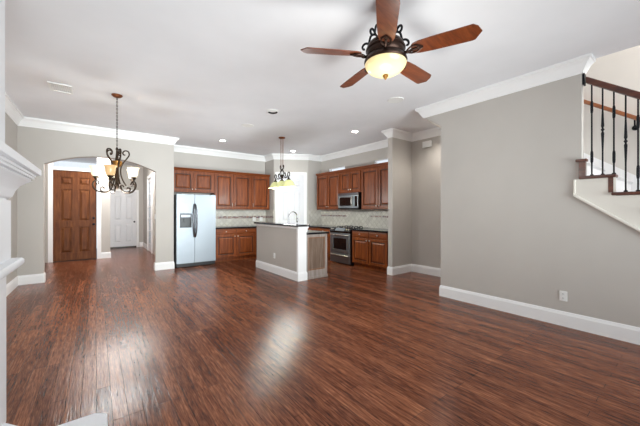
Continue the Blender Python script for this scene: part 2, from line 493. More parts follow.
def casing(mb, wd, h, cw=.09, t=.02, z0=0):
    mb.box(-cw, 0, -t, 0, z0, h + cw).box(wd, wd + cw, -t, 0, z0, h + cw).box(0, wd, -t, 0, h, h + cw)
    return mb

def lever(parent, x, z, mat, knob=True, y=-.0):
    mb = MB().lathe([(.0, 0), (.028, 0), (.028, .008), (.01, .012), (.01, .035), (.026, .045), (.03, .06), (.02, .072), (0, .075)], (x, y, z), 12, Matrix.Rotation(PI / 2, 3, 'X'))
    return obj('door_knob', mb, mat, parent, smooth=True)

# front door
d = thing('door_1', 'stained wood six-panel entry door with dark hardware', 'door', (-.91, 10.43, 0)); d['kind'] = 'structure'
wd = .925
lf = obj('door_leaf', panel_door_leaf(MB(), wd - .01, 2.435, .045, six(wd - .01, 2.4, [(.22, .92), (1.08, 1.94), (2.06, 2.26)], .15, .14), .012), 'entry', d, bevel=.004)
lever(lf, wd - .075, .98, 'iron'); 
obj('deadbolt', MB().lathe([(0, 0), (.03, 0), (.03, .015), (0, .018)], (wd - .075, 0, 1.15), 14, Matrix.Rotation(PI / 2, 3, 'X')), 'iron', lf, smooth=True)
obj('threshold_or_gap', MB().box(0, wd, -.05, .1, 0, .011), 'iron', d)
fr = casing(MB(), wd, 2.935, .095, .022); fr.bm.transform(Matrix.Translation((0, -.03, 0))); 
fr.box(0, wd, -.03, .06, 2.44, 2.52)
obj('casing', fr, 'trim', d, bevel=.003)
obj('transom_pane', MB().box(0, wd, .05, .056, 2.52, 2.935), 'glass', d, )
# hall door
d = thing('door_2', 'white four-panel door at the end of the hall', 'door', (.39, 12.97, 0)); d['kind'] = 'structure'
lf = obj('door_leaf', panel_door_leaf(MB(), .81, 2.07, .04, six(.81, 2.07, [(.2, .88), (1.02, 1.92)]), .045), 'doorw', d, bevel=.003)
lever(lf, .74, .95, 'iron')
obj('threshold_or_gap', MB().box(0, .81, .02, .06, .001, .05), 'black', d)  # black strip stands in for the dark gap under the door
c = casing(MB(), .81, 2.07, .07); c.bm.transform(Matrix.Translation((0, -.02, 0))); obj('casing', c, 'trim', d, bevel=.003)
# pantry door
d = thing('door_3', 'white panelled pantry door on the diagonal wall', 'door', (PA.x + pd.x * d0, PA.y + pd.y * d0, 0), prz); d['kind'] = 'structure'
obj('door_leaf', panel_door_leaf(MB(), .77, 2.43, .04, six(.77, 2.43, [(.22, .9), (1.05, 1.95), (2.06, 2.3)], .11, .1), .01), 'doorw', d, bevel=.003)
c = casing(MB(), .77, 2.43, .085, .02); obj('casing', c, 'trim', d, bevel=.003)
# glazed side door in the hall (faces -x)
d = thing('door_4', 'white glazed side door with small panes on the hall right wall', 'door', (1.42, 11.6, 0), -PI / 2); d['kind'] = 'structure'
mb = MB().box(0, .1, 0, .04, 0, 2.43).box(.75, .85, 0, .04, 0, 2.43).box(.1, .75, 0, .04, 0, .25).box(.1, .75, 0, .04, 2.3, 2.43)
for z in (.66, 1.07, 1.48, 1.89): mb.box(.1, .75, .005, .035, z, z + .03)
mb.box(.41, .44, .005, .035, .25, 2.3)
lf = obj('door_leaf', mb, 'doorw', d)
obj('pane', MB().box(.1, .75, .018, .022, .25, 2.3), 'glassd', lf)
obj('casing', casing(MB(), .85, 2.44, .1, .03), 'trim', d, bevel=.003)

# ================================================================== STAIRS
st = thing('staircase', 'open-sided staircase with brown treads rising behind the railing', 'staircase', (XR, nose(5), 0))
obj('stringer', MB().prismX([(-1.35, 1.537 - (2.256) * .735 - .0), (.906, 1.537), (.906, 1.70)] +
    sum([[(nose(k), .1925 * k - .035), (nose(k), .1925 * (k - 1) - .035)] for k in range(9, 2, -1)], []) + [(-1.35, .1925 * 2 - .035)], XR - .012, XR - .0005), 'skirt', st, world=True)
obj('moulding', MB().prismX([(-1.35, 1.535 - 2.256 * .735), (.906, 1.535), (.918, 1.55), (.918, 1.51), (-1.35, 1.51 - 2.268 * .735)], XR - .03, XR - .0005), 'skirt', st, world=True, bevel=.006)
obj('moulding', MB().box(XR - .02, XR - .0005, .900, .918, 1.53, 1.70), 'skirt', st, world=True, bevel=.004)
for k in range(5, 17):
    y0 = nose(k); z = .1925 * k
    xi = XR + (.112 if k > 9 else .1)
    obj('carpet_step', MB().prismX([(y0, z - .02), (y0 + .02, z), (y0 + .30, z), (y0 + .30, z - .03), (y0 + .042, z - .03), (y0 + .042, z - .1925), (y0 + .02, z - .1925), (y0 + .02, z - .04)], xi, XB - .022), 'carpet', st, world=True)
    if k <= 9:
        obj('tread_end', MB().box(XR - .045, xi - .001, y0 - .004, y0 + .295, z - .032, z), 'rail', st, world=True, bevel=.008)
        obj('riser_end', MB().box(XR - .014, xi - .001, y0 + .018, y0 + .058, z - .1925, z - .033), 'rail', st, world=True)
# the end of the next step showing in front of the wall edge
obj('tread_return', MB().box(XR - .045, XR + .04, .80, .895, 1.895, 1.925), 'rail', st, world=True, bevel=.006)
obj('riser_return', MB().box(XR - .025, XR + .04, .815, .87, 1.733, 1.895), 'rail', st, world=True)
# sloped soffit
obj('soffit', MB().prismX([(.85, 1.45), (2.85, 1.45 + 2.0 * .73), (2.85, 1.40 + 2.0 * .73), (.85, 1.40)], XR + WT + .002, XB - .02), 'skirt', st, world=True)
# skirting on the far stairwell wall
o = obj('wall_skirting', MB().prismX([(-1.3, 1.78 - 1.82 * .74), (.52, 1.78), (2.2, 1.78 + 1.68 * .74), (2.2, 1.45 + 1.68 * .74), (.52, 1.45), (-1.3, 1.45 - 1.82 * .74)], XB - .02, XB - .001), 'trim', st, world=True)

rl = thing('stair_railing', 'dark wood stair handrail on black iron balusters', 'railing', (XR + .055, -.5, .9))
XBAL = XR + .055
def railz(y): return 2.60 + (y - .574) * .745
obj('handrail', MB().prismX([(.82, railz(.82)), (.82, railz(.82) + .075), (-1.0, railz(-1.0) + .075), (-1.0, railz(-1.0))], XBAL - .033, XBAL + .033), 'rail', rl, world=True, bevel=.012)
obj('wall_bracket', MB().box(XBAL - .04, XBAL + .04, .828, .846, railz(.84) - .03, railz(.84) + .1), 'iron', rl, world=True, bevel=.006)
ys = [.773 - i * .088 for i in range(19)]
for i, y in enumerate(ys):
    k = math.floor((y - .574) / .264 + 9 + .02)
    zb = .1925 * k; zt = railz(y) + .01
    p = MB()
    r = .0075
    prof = [(r, zb), (r, zt)]
    hgt = zt - zb
    if i % 2 == 0:      # sleeve baluster
        c1, c2 = zb + hgt * .78, zb + hgt * .2
        for c0 in ((c1 - .09), (c2 - .05)):
            p.lathe([(r, c0 - .01), (.011, c0), (.013, c0 + .02), (.013, c0 + .1), (.0105, c0 + .12), (r, c0 + .13)], (XBAL, y, 0), 8)
    else:               # knuckle baluster
        c0 = zb + hgt * .52
        p.lathe([(r, c0 - .22), (.012, c0 - .08), (.014, c0 - .04), (r, c0 - .02), (.008, c0 - .015), (.017, c0), (.008, c0 + .015), (r, c0 + .02), (.014, c0 + .04), (.012, c0 + .08), (r, c0 + .22)], (XBAL, y, 0), 8)
    p.box(XBAL - .0065, XBAL + .0065, y - .0065, y + .0065, zb + .001, zt)
    p.lathe([(.017, zb + .001), (.017, zb + .014), (.008, zb + .022)], (XBAL, y, 0), 8)
    obj('baluster', p, 'iron', rl, world=True)

wr = thing('wall_handrail', 'light brown handrail fixed along the far stairwell wall', 'handrail', (XB - .06, -.5, 1.7))
def wrz(y): return 2.55 + (y - .519) * .72
obj('rail', MB().prismX([(1.5, wrz(1.5) - .06), (1.5, wrz(1.5) + .0), (-1.0, wrz(-1.0) + .0), (-1.0, wrz(-1.0) - .06)], XB - .09, XB - .035), 'railp', wr, world=True, bevel=.012)
for y in (.56, -.5, 1.35):
    obj('bracket', MB().tube([(XB - .001, y, wrz(y) - .15), (XB - .05, y, wrz(y) - .14), (XB - .062, y, wrz(y) - .055)], .009).lathe([(0, 0), (.035, 0), (.03, .012), (0, .014)], (XB - .001, y, wrz(y) - .15), 12, Matrix.Rotation(-PI / 2, 3, 'Y')), 'iron', wr, world=True, smooth=True)

# ================================================================== FIREPLACE
fp = thing('fireplace', 'white cast-stone fireplace with a deep mantel shelf', 'fireplace', (-.8, 1.8, 0))
obj('chimney_breast', MB().box(XL + .002, -.462, .55, 2.70, 1.64, H - .001), 'stone', fp, world=True)
def ring(poly, z0, z1, mb): return mb.prismZ(poly, z0, z1)
def mantel_layer(mb, xf, yf, z0, z1):       # slab reaching from the wall to front x = xf and far end y = yf
    return mb.box(XL + .002, xf, 3.25 - yf, yf, z0, z1)
mb = MB()
lay = [(-.32, 2.955, 1.598, 1.642), (-.345, 2.925, 1.582, 1.598), (-.352, 2.918, 1.566, 1.582), (-.368, 2.90, 1.553, 1.566)]
for a in lay: mantel_layer(mb, *a)
obj('mantel_shelf', mb, 'stone', fp, world=True, bevel=.004)
# cove below the shelf: profile swept round the far end
cove = [(0, 1.40), (.03, 1.402), (.055, 1.415), (.075, 1.44), (.085, 1.475), (.105, 1.51), (.135, 1.535), (.16, 1.553), (0, 1.553)]
mb = MB().sweep([(XL + .002, 2.735), (-.44 - .08, 2.735), (-.44 - .08, .515), (XL + .002, .515)], [(o * 1.0, z) for o, z in cove], side=-1)
obj('cove_moulding', mb, 'stone', fp, world=True, smooth=True)
obj('cove_moulding', MB().box(XL + .002, -.46, .53, 2.72, 1.40, 1.60), 'stone', fp, world=True)
obj('upper_leg', MB().box(XL + .002, -.44, 2.28, 2.725, 1.03, 1.41).box(XL + .002, -.44, .53, .97, 1.03, 1.41).box(XL + .002, -.46, .97, 2.28, 1.03, 1.41), 'stone', fp, world=True)
lip = [(0, .945), (.02, .95), (.045, .975), (.062, .985), (.07, 1.0), (.07, 1.02), (.06, 1.032), (0, 1.036)]
mb = MB().sweep([(XL + .002, 2.71), (-.455, 2.71), (-.455, .54), (XL + .002, .54)], lip)
mb = MB().sweep([(XL + .002, 2.71), (-.455, 2.71), (-.455, .54), (XL + .002, .54)], lip, side=-1)
obj('ledge_moulding', mb, 'stone', fp, world=True, smooth=True)
obj('lower_leg', MB().box(XL + .002, -.457, 2.2, 2.705, 0.001, 1.03).box(XL + .002, -.457, .55, 1.05, .001, 1.03).box(XL + .002, -.47, 1.05, 2.2, .8, 1.03), 'stone', fp, world=True)
obj('firebox', MB().box(XL + .002, XL + .05, 1.05, 2.2, .001, .8), 'black', fp, world=True)
obj('plinth', MB().prismZ([(-.458, 2.64), (-.374, 2.535), (-.32, 2.45), (-.32, 2.39), (-.458, 2.39)], .001, .03), 'stone', fp, world=True)
obj('hearth', MB().prismZ([(-.457, 2.385), (-.01, 2.392), (.056, 2.345), (.056, .86), (-.457, .86)], .001, .04), 'stone', fp, world=True, bevel=.008)

# ================================================================== CABINETRY helpers (local: x along front, y into the wall, z up)
def bar_pull(parent, x, z, L=.1, vertical=True, y=0):
    a, b_ = (-L / 2, L / 2)
    if vertical: pts = [(x, y, z + a), (x, y - .022, z + a + .008), (x, y - .028, z), (x, y - .022, z + b_ - .008), (x, y, z + b_)]
    else: pts = [(x + a, y, z), (x + a + .008, y - .022, z), (x, y - .028, z), (x + b_ - .008, y - .022, z), (x + b_, y, z)]
    return obj('pull_handle', MB().tube(pts, .006, 8), 'nickel', parent, smooth=True)
def cab_knob(parent, x, z, y=0):
    return obj('knob', MB().lathe([(0, 0), (.008, 0), (.007, .012), (.016, .02), (.017, .027), (.01, .033), (0, .034)], (x, y, z), 12, Matrix.Rotation(PI / 2, 3, 'X')), 'nickel', parent, smooth=True)
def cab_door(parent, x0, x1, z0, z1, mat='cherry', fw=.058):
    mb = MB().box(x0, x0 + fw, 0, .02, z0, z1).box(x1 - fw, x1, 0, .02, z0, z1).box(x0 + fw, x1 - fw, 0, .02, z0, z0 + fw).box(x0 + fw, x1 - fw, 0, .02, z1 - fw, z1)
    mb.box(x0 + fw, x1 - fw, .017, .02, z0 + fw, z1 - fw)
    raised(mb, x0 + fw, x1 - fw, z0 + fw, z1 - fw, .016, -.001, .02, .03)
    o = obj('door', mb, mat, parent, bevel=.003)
    o.data.materials.append(M['groove_dark'])  # recess floor around the raised field gets a darker wood
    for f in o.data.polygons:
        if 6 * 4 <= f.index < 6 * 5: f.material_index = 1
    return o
def drawer_front(parent, x0, x1, z0, z1):
    mb = MB().box(x0, x1, .006, .02, z0, z1)
    raised(mb, x0 - .008, x1 + .008, z0 - .008, z1 + .008, .005, -.002, .008, .014)
    return obj('drawer', mb, 'cherryh', parent)

def base_unit(label, loc, rz, wd, dp, ndoor, group, pull='knob', hinge_right=False):
    t = thing('base_cabinet', label, 'cabinet', loc, rz, group)
    mb = MB().box(0, wd, .0205, dp, .1, .875).box(.0, wd, .085, dp, .001, .1)
    obj('body', mb, 'cherry', t)
    n = ndoor; g = .028
    wds = (wd - g * (n + 1)) / n
    for i in range(n):
        x0 = g + i * (wds + g); x1 = x0 + wds
        dr = drawer_front(t, x0, x1, .735, .855)
        cab_knob(dr, (x0 + x1) / 2, .795) if pull == 'knob' else bar_pull(dr, (x0 + x1) / 2, .795, .09, False)
        do = cab_door(t, x0, x1, .125, .71)
        kx = (x1 - .03) if (i % 2 == 0 and not (n == 1 and hinge_right)) else (x0 + .03)
        cab_knob(do, kx, .665) if pull == 'knob' else bar_pull(do, kx, .63, .1)
    return t

def upper_unit(label, loc, rz, wd, dp, hgt, ndoor, group, first='right', pull=True, cornice=True, handle_low=True):
    t = thing('upper_cabinet', label, 'cabinet', loc, rz, group)
    obj('body', MB().box(0, wd, .0205, dp, 0, hgt), 'cherry', t)
    g = .022; top = hgt - .085
    wds = (wd - g * (ndoor + 1)) / ndoor
    for i in range(ndoor):
        x0 = g + i * (wds + g); x1 = x0 + wds
        do = cab_door(t, x0, x1, .03, top)
        kx = (x1 - .028) if ((i % 2 == 0) == (first == 'right')) else (x0 + .028)
        if pull == 'bar': bar_pull(do, kx, .03 + .10, .11)
        else: cab_knob(do, kx, .03 + .05)
    if cornice:
        obj('cornice', MB().prismX([(.021, hgt - .06), (.0, hgt - .05), (-.012, hgt - .025), (-.03, hgt - .01), (-.03, hgt + .004), (.021, hgt + .004)], 0, wd), 'cherryh', t)
    return t

# ---- left run (faces -y)
G1 = 'wall cabinets along the refrigerator wall'; G2 = 'base cabinets along the refrigerator wall'
YU, YBASE = 8.02, 7.745
upper_unit('short cherry two-door wall cabinet above the refrigerator', (1.48, YU, 1.83), 0, 1.045, YK - YU - .002, .61, 2, G1, 'right', 'none')
upper_unit('tall cherry two-door wall cabinet just right of the refrigerator', (2.527, YU, 1.39), 0, 1.06, YK - YU - .002, 1.05, 2, G1, 'right', 'bar')
upper_unit('narrow cherry one-door wall cabinet at the pantry corner', (3.589, YU, 1.39), 0, .60, YK - YU - .002, 1.05, 1, G1, 'left', 'bar')
base_unit('cherry two-door base cabinet between refrigerator and island', (2.455, YBASE, 0), 0, 1.15, YK - YBASE - .002, 2, G2)
base_unit('cherry one-door base cabinet half hidden behind the island', (3.607, YBASE, 0), 0, .60, YK - YBASE - .002, 1, G2)
wt = tag(obj('countertop', MB().box(2.44, 4.21, YBASE - .03, YK - .002, .877, .915), 'granite', bevel=.006), 'black granite worktop along the refrigerator wall', 'countertop')
bs = thing('tile_backsplash', 'stone tile backsplash with mosaic band beside the refrigerator', 'backsplash', (3.3, YK, .916))
obj('tile_field', MB().box(2.41, 4.21, YK - .012, YK - .0005, .917, 1.388), 'tileX', bs, world=True)
obj('mosaic_band', MB().box(2.41, 4.205, YK - .016, YK - .012, 1.13, 1.2), 'mosX', bs, world=True)
obj('tile_field', MB().box(4.208, 4.2195, 7.83, YK - .017, .917, 1.388), 'tileY', bs, world=True)
obj('mosaic_band', MB().box(4.204, 4.208, 7.83, YK - .017, 1.13, 1.2), 'mosY', bs, world=True)

# ---- refrigerator
rf = thing('refrigerator', 'stainless side-by-side refrigerator with ice dispenser', 'refrigerator', (1.49, 7.5, 0))
obj('body', MB().box(.0, .91, .075, .82, .02, 1.735).box(.02, .89, .06, .08, .02, .09), 'black', rf)
def fdoor(x0, x1, hole=None):
    mb = MB()
    if hole:
        a, c, e, g = hole
        mb.box(x0, a, 0, .07, .1, 1.745).box(c, x1, 0, .07, .1, 1.745).box(a, c, 0, .07, .1, e).box(a, c, 0, .07, g, 1.745).box(a, c, .055, .07, e, g)
    else: mb.box(x0, x1, 0, .07, .1, 1.745)
    return mb
DH = (.075, .335, .95, 1.29)
fz = obj('freezer_door', fdoor(.003, .402, DH), 'steel', rf)
ds = obj('ice_dispenser', MB().box(.078, .332, -.004, .05, 1.17, 1.287).box(.078, .1, -.004, .05, .953, 1.17).box(.31, .332, -.004, .05, .953, 1.17).box(.1, .31, -.004, .05, .953, .975).box(.1, .31, .045, .054, .975, 1.17).box(.17, .24, .015, .04, 1.08, 1.17), 'black', rf)
obj('control_strip', MB().box(.1, .31, -.006, -.004, 1.2, 1.26), 'steeld', ds)
rd = obj('refrigerator_door', fdoor(.41, .907), 'steel', rf)
for par, x in ((fz, .372), (rd, .44)):
    q = -1 if par is fz else 1; x = .406
    pts = [(x + q * .014, 0, .72), (x + q * .016, -.03, .745), (x + q * .03, -.05, .88), (x + q * .04, -.062, 1.12), (x + q * .03, -.05, 1.36), (x + q * .016, -.03, 1.49), (x + q * .014, 0, 1.515)]
    obj('handle', MB().tube(pts, [.014, .016, .018, .019, .018, .016, .014], 10), 'steeld', par, smooth=True)
obj('kick_grille', MB().box(.01, .9, .03, .06, .012, .095), 'black', rf)
for x in (.02, .79): obj('hinge_cover', MB().box(x, x + .1, .02, .12, 1.746, 1.762), 'black', rf)

# ---- right run (faces -x): local x = -world y
RZ = -PI / 2
G3 = 'wall cabinets along the range wall'; G4 = 'base cabinets along the range wall'
XU, XF = 5.27, 4.95
upper_unit('tall cherry two-door wall cabinet left of the microwave', (XU, 7.1, 1.39), RZ, 1.07, XB - XU - .002, 1.065, 2, G3, 'right')
upper_unit('short cherry two-door wall cabinet directly above the microwave', (XU, 6.028, 1.825), RZ, .79, XB - XU - .002, .63, 2, G3, 'right')
upper_unit('tall cherry two-door wall cabinet right of the microwave', (XU, 5.236, 1.39), RZ, 1.13, XB - XU - .002, 1.065, 2, G3, 'right')
base_unit('cherry two-door base cabinet right of the range', (XF, 5.235, 0), RZ, 1.125, XB - XF - .002, 2, G4)
base_unit('cherry base cabinet between the island and the range', (XF, 7.27, 0), RZ, 1.235, XB - XF - .002, 2, G4)
tag(obj('countertop', MB().box(XF - .03, XB - .002, 4.095, 5.245, .877, .915), 'granite', bevel=.006), 'black granite worktop right of the range', 'countertop')
tag(obj('countertop', MB().box(XF - .03, XB - .002, 6.03, 7.285, .877, .915), 'granite', bevel=.006), 'black granite worktop left of the range', 'countertop')
bs = thing('tile_backsplash', 'beige stone tile backsplash behind the range', 'backsplash', (XB, 5.7, .916))
obj('tile_field', MB().box(XB - .012, XB - .0005, 4.095, 7.275, .917, 1.388), 'tileY', bs, world=True)
for y0, y1 in ((4.095, 5.2), (6.1, 7.275)): obj('mosaic_band', MB().box(XB - .016, XB - .012, y0, y1, 1.19, 1.23), 'mosY', bs, world=True)
obj('tile_field', MB().box(5.12, XB - .017, 7.277, 7.2895, .917, 1.388), 'tileX', bs, world=True)

# ---- microwave
mw = thing('microwave', 'stainless over-the-range microwave with black window', 'microwave', (5.19, 6.02, 1.395), RZ)
obj('body', MB().box(0, .765, .03, .405, 0, .425), 'black', mw)
obj('door', MB().box(.003, .12 - .06, 0, .029, .035, .36).box(.06, .53, 0, .029, .035, .09).box(.06, .53, 0, .029, .31, .36).box(.53, .60, 0, .029, .035, .36), 'steel', mw, bevel=.003)
obj('window', MB().box(.06, .53, .006, .028, .09, .31), 'blackg', mw)
obj('vent_grille', MB().box(.003, .762, .0, .029, .365, .42), 'steeld', mw, bevel=.003)
cp = obj('control_panel', MB().box(.605, .762, 0, .029, .035, .36), 'steel', mw, bevel=.003)
obj('keypad', MB().box(.645, .735, -.003, 0, .07, .33), 'blackg', cp)
obj('handle', MB().tube([(.565, 0, .06), (.565, -.035, .085), (.565, -.045, .2), (.565, -.035, .315), (.565, 0, .34)], .013, 10), 'nickel', mw, smooth=True)
obj('base_plate', MB().box(.003, .762, .003, .04, .0, .032), 'black', mw)

# ---- range
rg = thing('range', 'stainless slide-in range with black cooktop', 'oven range', (4.91, 6.02, 0), RZ)
obj('body', MB().box(.005, .76, .045, .66, .03, .885).box(.03, .735, .1, .64, .001, .03), 'black', rg)
od = MB().box(.01, .755, 0, .044, .285, .375).box(.01, .755, 0, .044, .66, .79).box(.01, .13, 0, .044, .375, .66).box(.635, .755, 0, .044, .375, .66)
od = obj('oven_door', od, 'steel', rg, bevel=.004)
obj('oven_window', MB().box(.13, .635, .004, .04, .375, .66), 'blackg', od)
obj('handle', MB().tube([(.06, 0, .745), (.07, -.035, .745), (.38, -.05, .745), (.695, -.035, .745), (.705, 0, .745)], .014, 10), 'nickel', od, smooth=True)
dw = obj('warming_drawer', MB().box(.01, .755, 0, .044, .04, .275), 'steel', rg, bevel=.004)
obj('handle', MB().tube([(.06, 0, .235), (.07, -.03, .235), (.38, -.045, .235), (.695, -.03, .235), (.705, 0, .235)], .013, 10), 'nickel', dw, smooth=True)
cpn = obj('control_panel', MB().prismX([(-.012, .80), (-.012, .84), (.05, .912), (.09, .912), (.09, .80)], .003, .762), 'blackg', rg)
obj('control_display', MB().prismX([(-.0135, .848), (.046, .917), (.052, .913), (-.006, .843)], .22, .56), 'steel', cpn)
RK = Matrix.Rotation(-math.atan2(.072, .062) + PI, 3, 'X')
for x in (.06, .13, .635, .705):
    obj('knob', MB().lathe([(0, -.002), (.022, 0), (.02, .022), (0, .024)], (x, .018, .877), 12, Matrix.Rotation(math.radians(40), 3, 'X')), 'nickel', cpn, smooth=True)
obj('cooktop', MB().box(-.002, .767, .085, .665, .886, .922), 'blackg', rg, bevel=.004)
for x in (.2, .565):
    for y in (.22, .50):
        g = MB().lathe([(0, .923), (.05, .923), (.045, .94), (0, .942)], (x, y, 0), 14)
        for a in range(4):
            dx, dy = math.cos(a * PI / 2), math.sin(a * PI / 2)
            g.tube([(x + dx * .03, y + dy * .03, .948), (x + dx * .14, y + dy * .12, .948), (x + dx * .15, y + dy * .13, .924)], .007, 6)
        obj('burner_grate', g, 'black', rg)

# ================================================================== ISLAND
isl = thing('kitchen_island', 'kitchen island with beige half wall and wood cabinet with glare painted in grey', 'kitchen island', (3.4, 5.6, 0))
IX0, IX1, IX2, IY0, IY1 = 3.07, 3.255, 3.785, 4.72, 6.55
obj('half_wall', MB().box(IX0, IX1, IY0 + .02, IY1, 0, 1.045), 'wall', isl, world=True)
obj('end_post', MB().box(IX0 - .006, IX1 + .004, IY0 - .004, IY0 + .05, 0, 1.045), 'trim', isl, world=True)
obj('baseboard', MB().sweep([(IX1, IY1), (IX0, IY1), (IX0, IY0), (IX1 + .002, IY0), (IX1 + .002, IY0 + .01)], BB), 'trim', isl, world=True)
obj('top_trim', MB().sweep([(IX1, IY1), (IX0, IY1), (IX0, IY0), (IX1 + .004, IY0)], [(0, 1.0), (.01, 1.0), (.014, 1.02), (.022, 1.044), (0, 1.044)]), 'trim', isl, world=True)
obj('corbel', MB().prismY([(IX1 + .004, .93), (IX1 + .03, .945), (IX1 + .035, 1.0), (IX1 + .06, 1.02), (IX1 + .06, 1.044), (IX1 + .004, 1.044)], IY0 + .002, IY0 + .06), 'trim', isl, world=True)
obj('cabinet_body', MB().box(IX1, IX2, IY0 + .035, 6.5, .001, .88), 'glare_grey', isl, world=True)
ep = MB()
yf = IY0 + .008
X0, X1 = IX1 + .006, IX2
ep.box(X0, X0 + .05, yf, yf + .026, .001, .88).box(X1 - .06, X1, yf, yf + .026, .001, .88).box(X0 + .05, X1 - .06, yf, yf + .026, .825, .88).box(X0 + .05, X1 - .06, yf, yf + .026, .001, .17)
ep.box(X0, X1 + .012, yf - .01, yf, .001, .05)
eo = obj('end_panel', ep, 'glare_grey', isl, world=True, bevel=.003)
obj('inset_panel', MB().box(X0 + .05, X1 - .06, yf + .018, yf + .026, .17, .825), 'inset', eo, world=True)
obj('inset_moulding', MB().box(X0 + .05, X1 - .06, yf + .006, yf + .018, .80, .825).box(X0 + .05, X1 - .06, yf + .006, yf + .018, .17, .195).box(X0 + .05, X0 + .07, yf + .006, yf + .018, .195, .80).box(X1 - .08, X1 - .06, yf + .006, yf + .018, .195, .80), 'mould', eo, world=True)
n = 3
for i in range(n):
    y0 = IY0 + .08 + i * .56
    mb = MB().box(IX2, IX2 + .018, y0, y0 + .52, .12, .85)
    obj('door', mb, 'glare_grey', isl, world=True, bevel=.004)
rc = [(3.0, 4.67), (3.0, 6.56)]
bar = [(3.03, 4.645), (3.285, 4.645), (3.31, 4.67), (3.31, 6.6), (3.04, 6.6), (3.0, 6.56), (2.995, 4.68)]
tag(obj('bar_top', MB().prismZ(bar, 1.046, 1.083), 'granite', bevel=.008), 'raised black granite bar top on the island half wall', 'countertop')
tag(obj('countertop', MB().box(IX1 + .002, IX2 + .035, 4.70, 6.52, .882, .92), 'granite', bevel=.006), 'lower black granite worktop on the island cabinet', 'countertop')
# faucet
fx, fy = 3.40, 5.62
fa = thing('faucet', 'gooseneck kitchen faucet on the island worktop', 'faucet', (fx, fy, .92))
pts = [(0, 0, .02), (0, 0, .3)] + [(.11 - .11 * math.cos(a * PI / 12), 0, .3 + .11 * math.sin(a * PI / 12)) for a in range(1, 12)] + [(.22, 0, .3), (.222, 0, .26)]
obj('spout', MB().tube(pts, .011, 10), 'chrome', fa, smooth=True)
obj('spray_head', MB().lathe([(.012, 0), (.017, -.02), (.019, -.09), (.016, -.1)], (.222, 0, .27), 12), 'chrome', fa, smooth=True)
obj('faucet_base', MB().lathe([(.028, .001), (.028, .012), (.018, .02), (.017, .07), (.012, .075)], (0, 0, 0), 14), 'chrome', fa, smooth=True)
obj('lever', MB().tube([(0, -.015, .05), (0, -.06, .07), (0, -.09, .1)], .006, 8), 'chrome', fa, smooth=True)

# ================================================================== OUTLETS, PLATES
def plate(name, label, cat, loc, rz, wd=.072, h=.115, slots=True, group=None):
    t = thing(name, label, cat, loc, rz, group)
    obj('cover_plate', MB().box(-wd / 2, wd / 2, -.008, -.0005, -h / 2, h / 2), 'white_plastic', t, bevel=.002)
    if slots:
        for z in (-.024, .024):
            s = obj('socket', MB().box(-.016, .016, -.011, -.008, z - .014, z + .014), 'white_plastic', t, bevel=.002)
            obj('slot', MB().box(-.007, -.004, -.0125, -.011, z - .004, z + .007).box(.004, .007, -.0125, -.011, z - .004, z + .007), 'black', s)
    return t
plate('power_outlet', 'white power outlet low on the stair wall', 'outlet', (XR, 1.01, .35), RZ)
plate('power_outlet', 'white power outlet on the island half wall', 'outlet', (IX0, 5.66, .38), RZ)
plate('power_outlet', 'white outlet on tile just right of the refrigerator', 'outlet', (2.62, YK - .016, 1.1), 0, .11)
plate('power_outlet', 'white outlet on tile above the island bar end, left one', 'outlet', (3.82, YK - .016, 1.1), 0, .1)
plate('power_outlet', 'white outlet on tile nearest the pantry corner', 'outlet', (4.05, YK - .016, 1.1), 0, .1)
plate('power_outlet', 'white outlet on tile right of the range', 'outlet', (XB - .016, 4.55, 1.1), RZ)
plate('light_switch', 'white switch plate on the wall edge beside the arch', 'switch', (1.07, YA + .075, 1.22), RZ, .07, .115, False)
t = thing('door_chime', 'white door chime box high on the alcove wall', 'chime', (XB, 3.58, 2.76), RZ)
obj('box', MB().box(-.1, .1, -.05, -.0005, -.065, .065), 'white_plastic', t, bevel=.006)
for z0 in (-.045, .04): obj('cover_groove', MB().box(-.07, .07, -.053, -.05, z0, z0 + .005), 'white_plastic', t)

# ================================================================== CEILING FIXTURES
vt = thing('ceiling_vent', 'white rectangular air vent in the ceiling near the arch', 'vent', (-.39, 5.41, H), PI / 2)
mb = MB().box(-.17, .17, -.125, -.095, -.014, -.0005).box(-.17, .17, .095, .125, -.014, -.0005).box(-.17, -.14, -.095, .095, -.014, -.0005).box(.14, .17, -.095, .095, -.014, -.0005)
obj('frame', mb, 'white_plastic', vt)
mb = MB()
for i in range(9):
    y = -.084 + i * .021
    mb.prismX([(y - .008, -.004), (y + .006, -.010), (y + .008, -.009), (y - .006, -.003)], -.14, .14)
obj('louvres', mb, 'white_plastic', vt)

def can_light(loc, label, power=4, group='recessed downlights in the kitchen ceiling'):
    t = thing('recessed_light', label, 'ceiling light', loc, 0, group)
    obj('trim_ring', MB().lathe([(.062, -.0005), (.062, -.003), (.082, -.006), (.09, -.003), (.09, -.0005)], (0, 0, 0), 24), 'white_plastic', t, smooth=True)
    obj('lens', MB().lathe([(0, -.0045), (.062, -.004), (.062, -.001), (0, -.001)], (0, 0, 0), 24), 'can', t)
    l = bpy.data.lights.new('downlight', 'SPOT'); l.energy = power; l.spot_size = math.radians(140); l.spot_blend = .6; l.shadow_soft_size = .06; l.color = (1, .95, .87)
    o = bpy.data.objects.new('downlight', l); COL.objects.link(o); o.parent = t; o.location = (0, 0, -.03)
    return t
can_light((2.43, 7.07, H), 'lit recessed downlight in front of the refrigerator wall')
can_light((4.44, 7.1, H), 'lit recessed downlight near the pantry door')
can_light((4.41, 4.56, H), 'lit recessed downlight near the wing wall pillar')
can_light((5.1, 3.0, H), 'added unseen fill downlight in the hall ceiling behind the stair wall', 45, None)  # unseen fixture, added to lift the dark alcove and wing wall
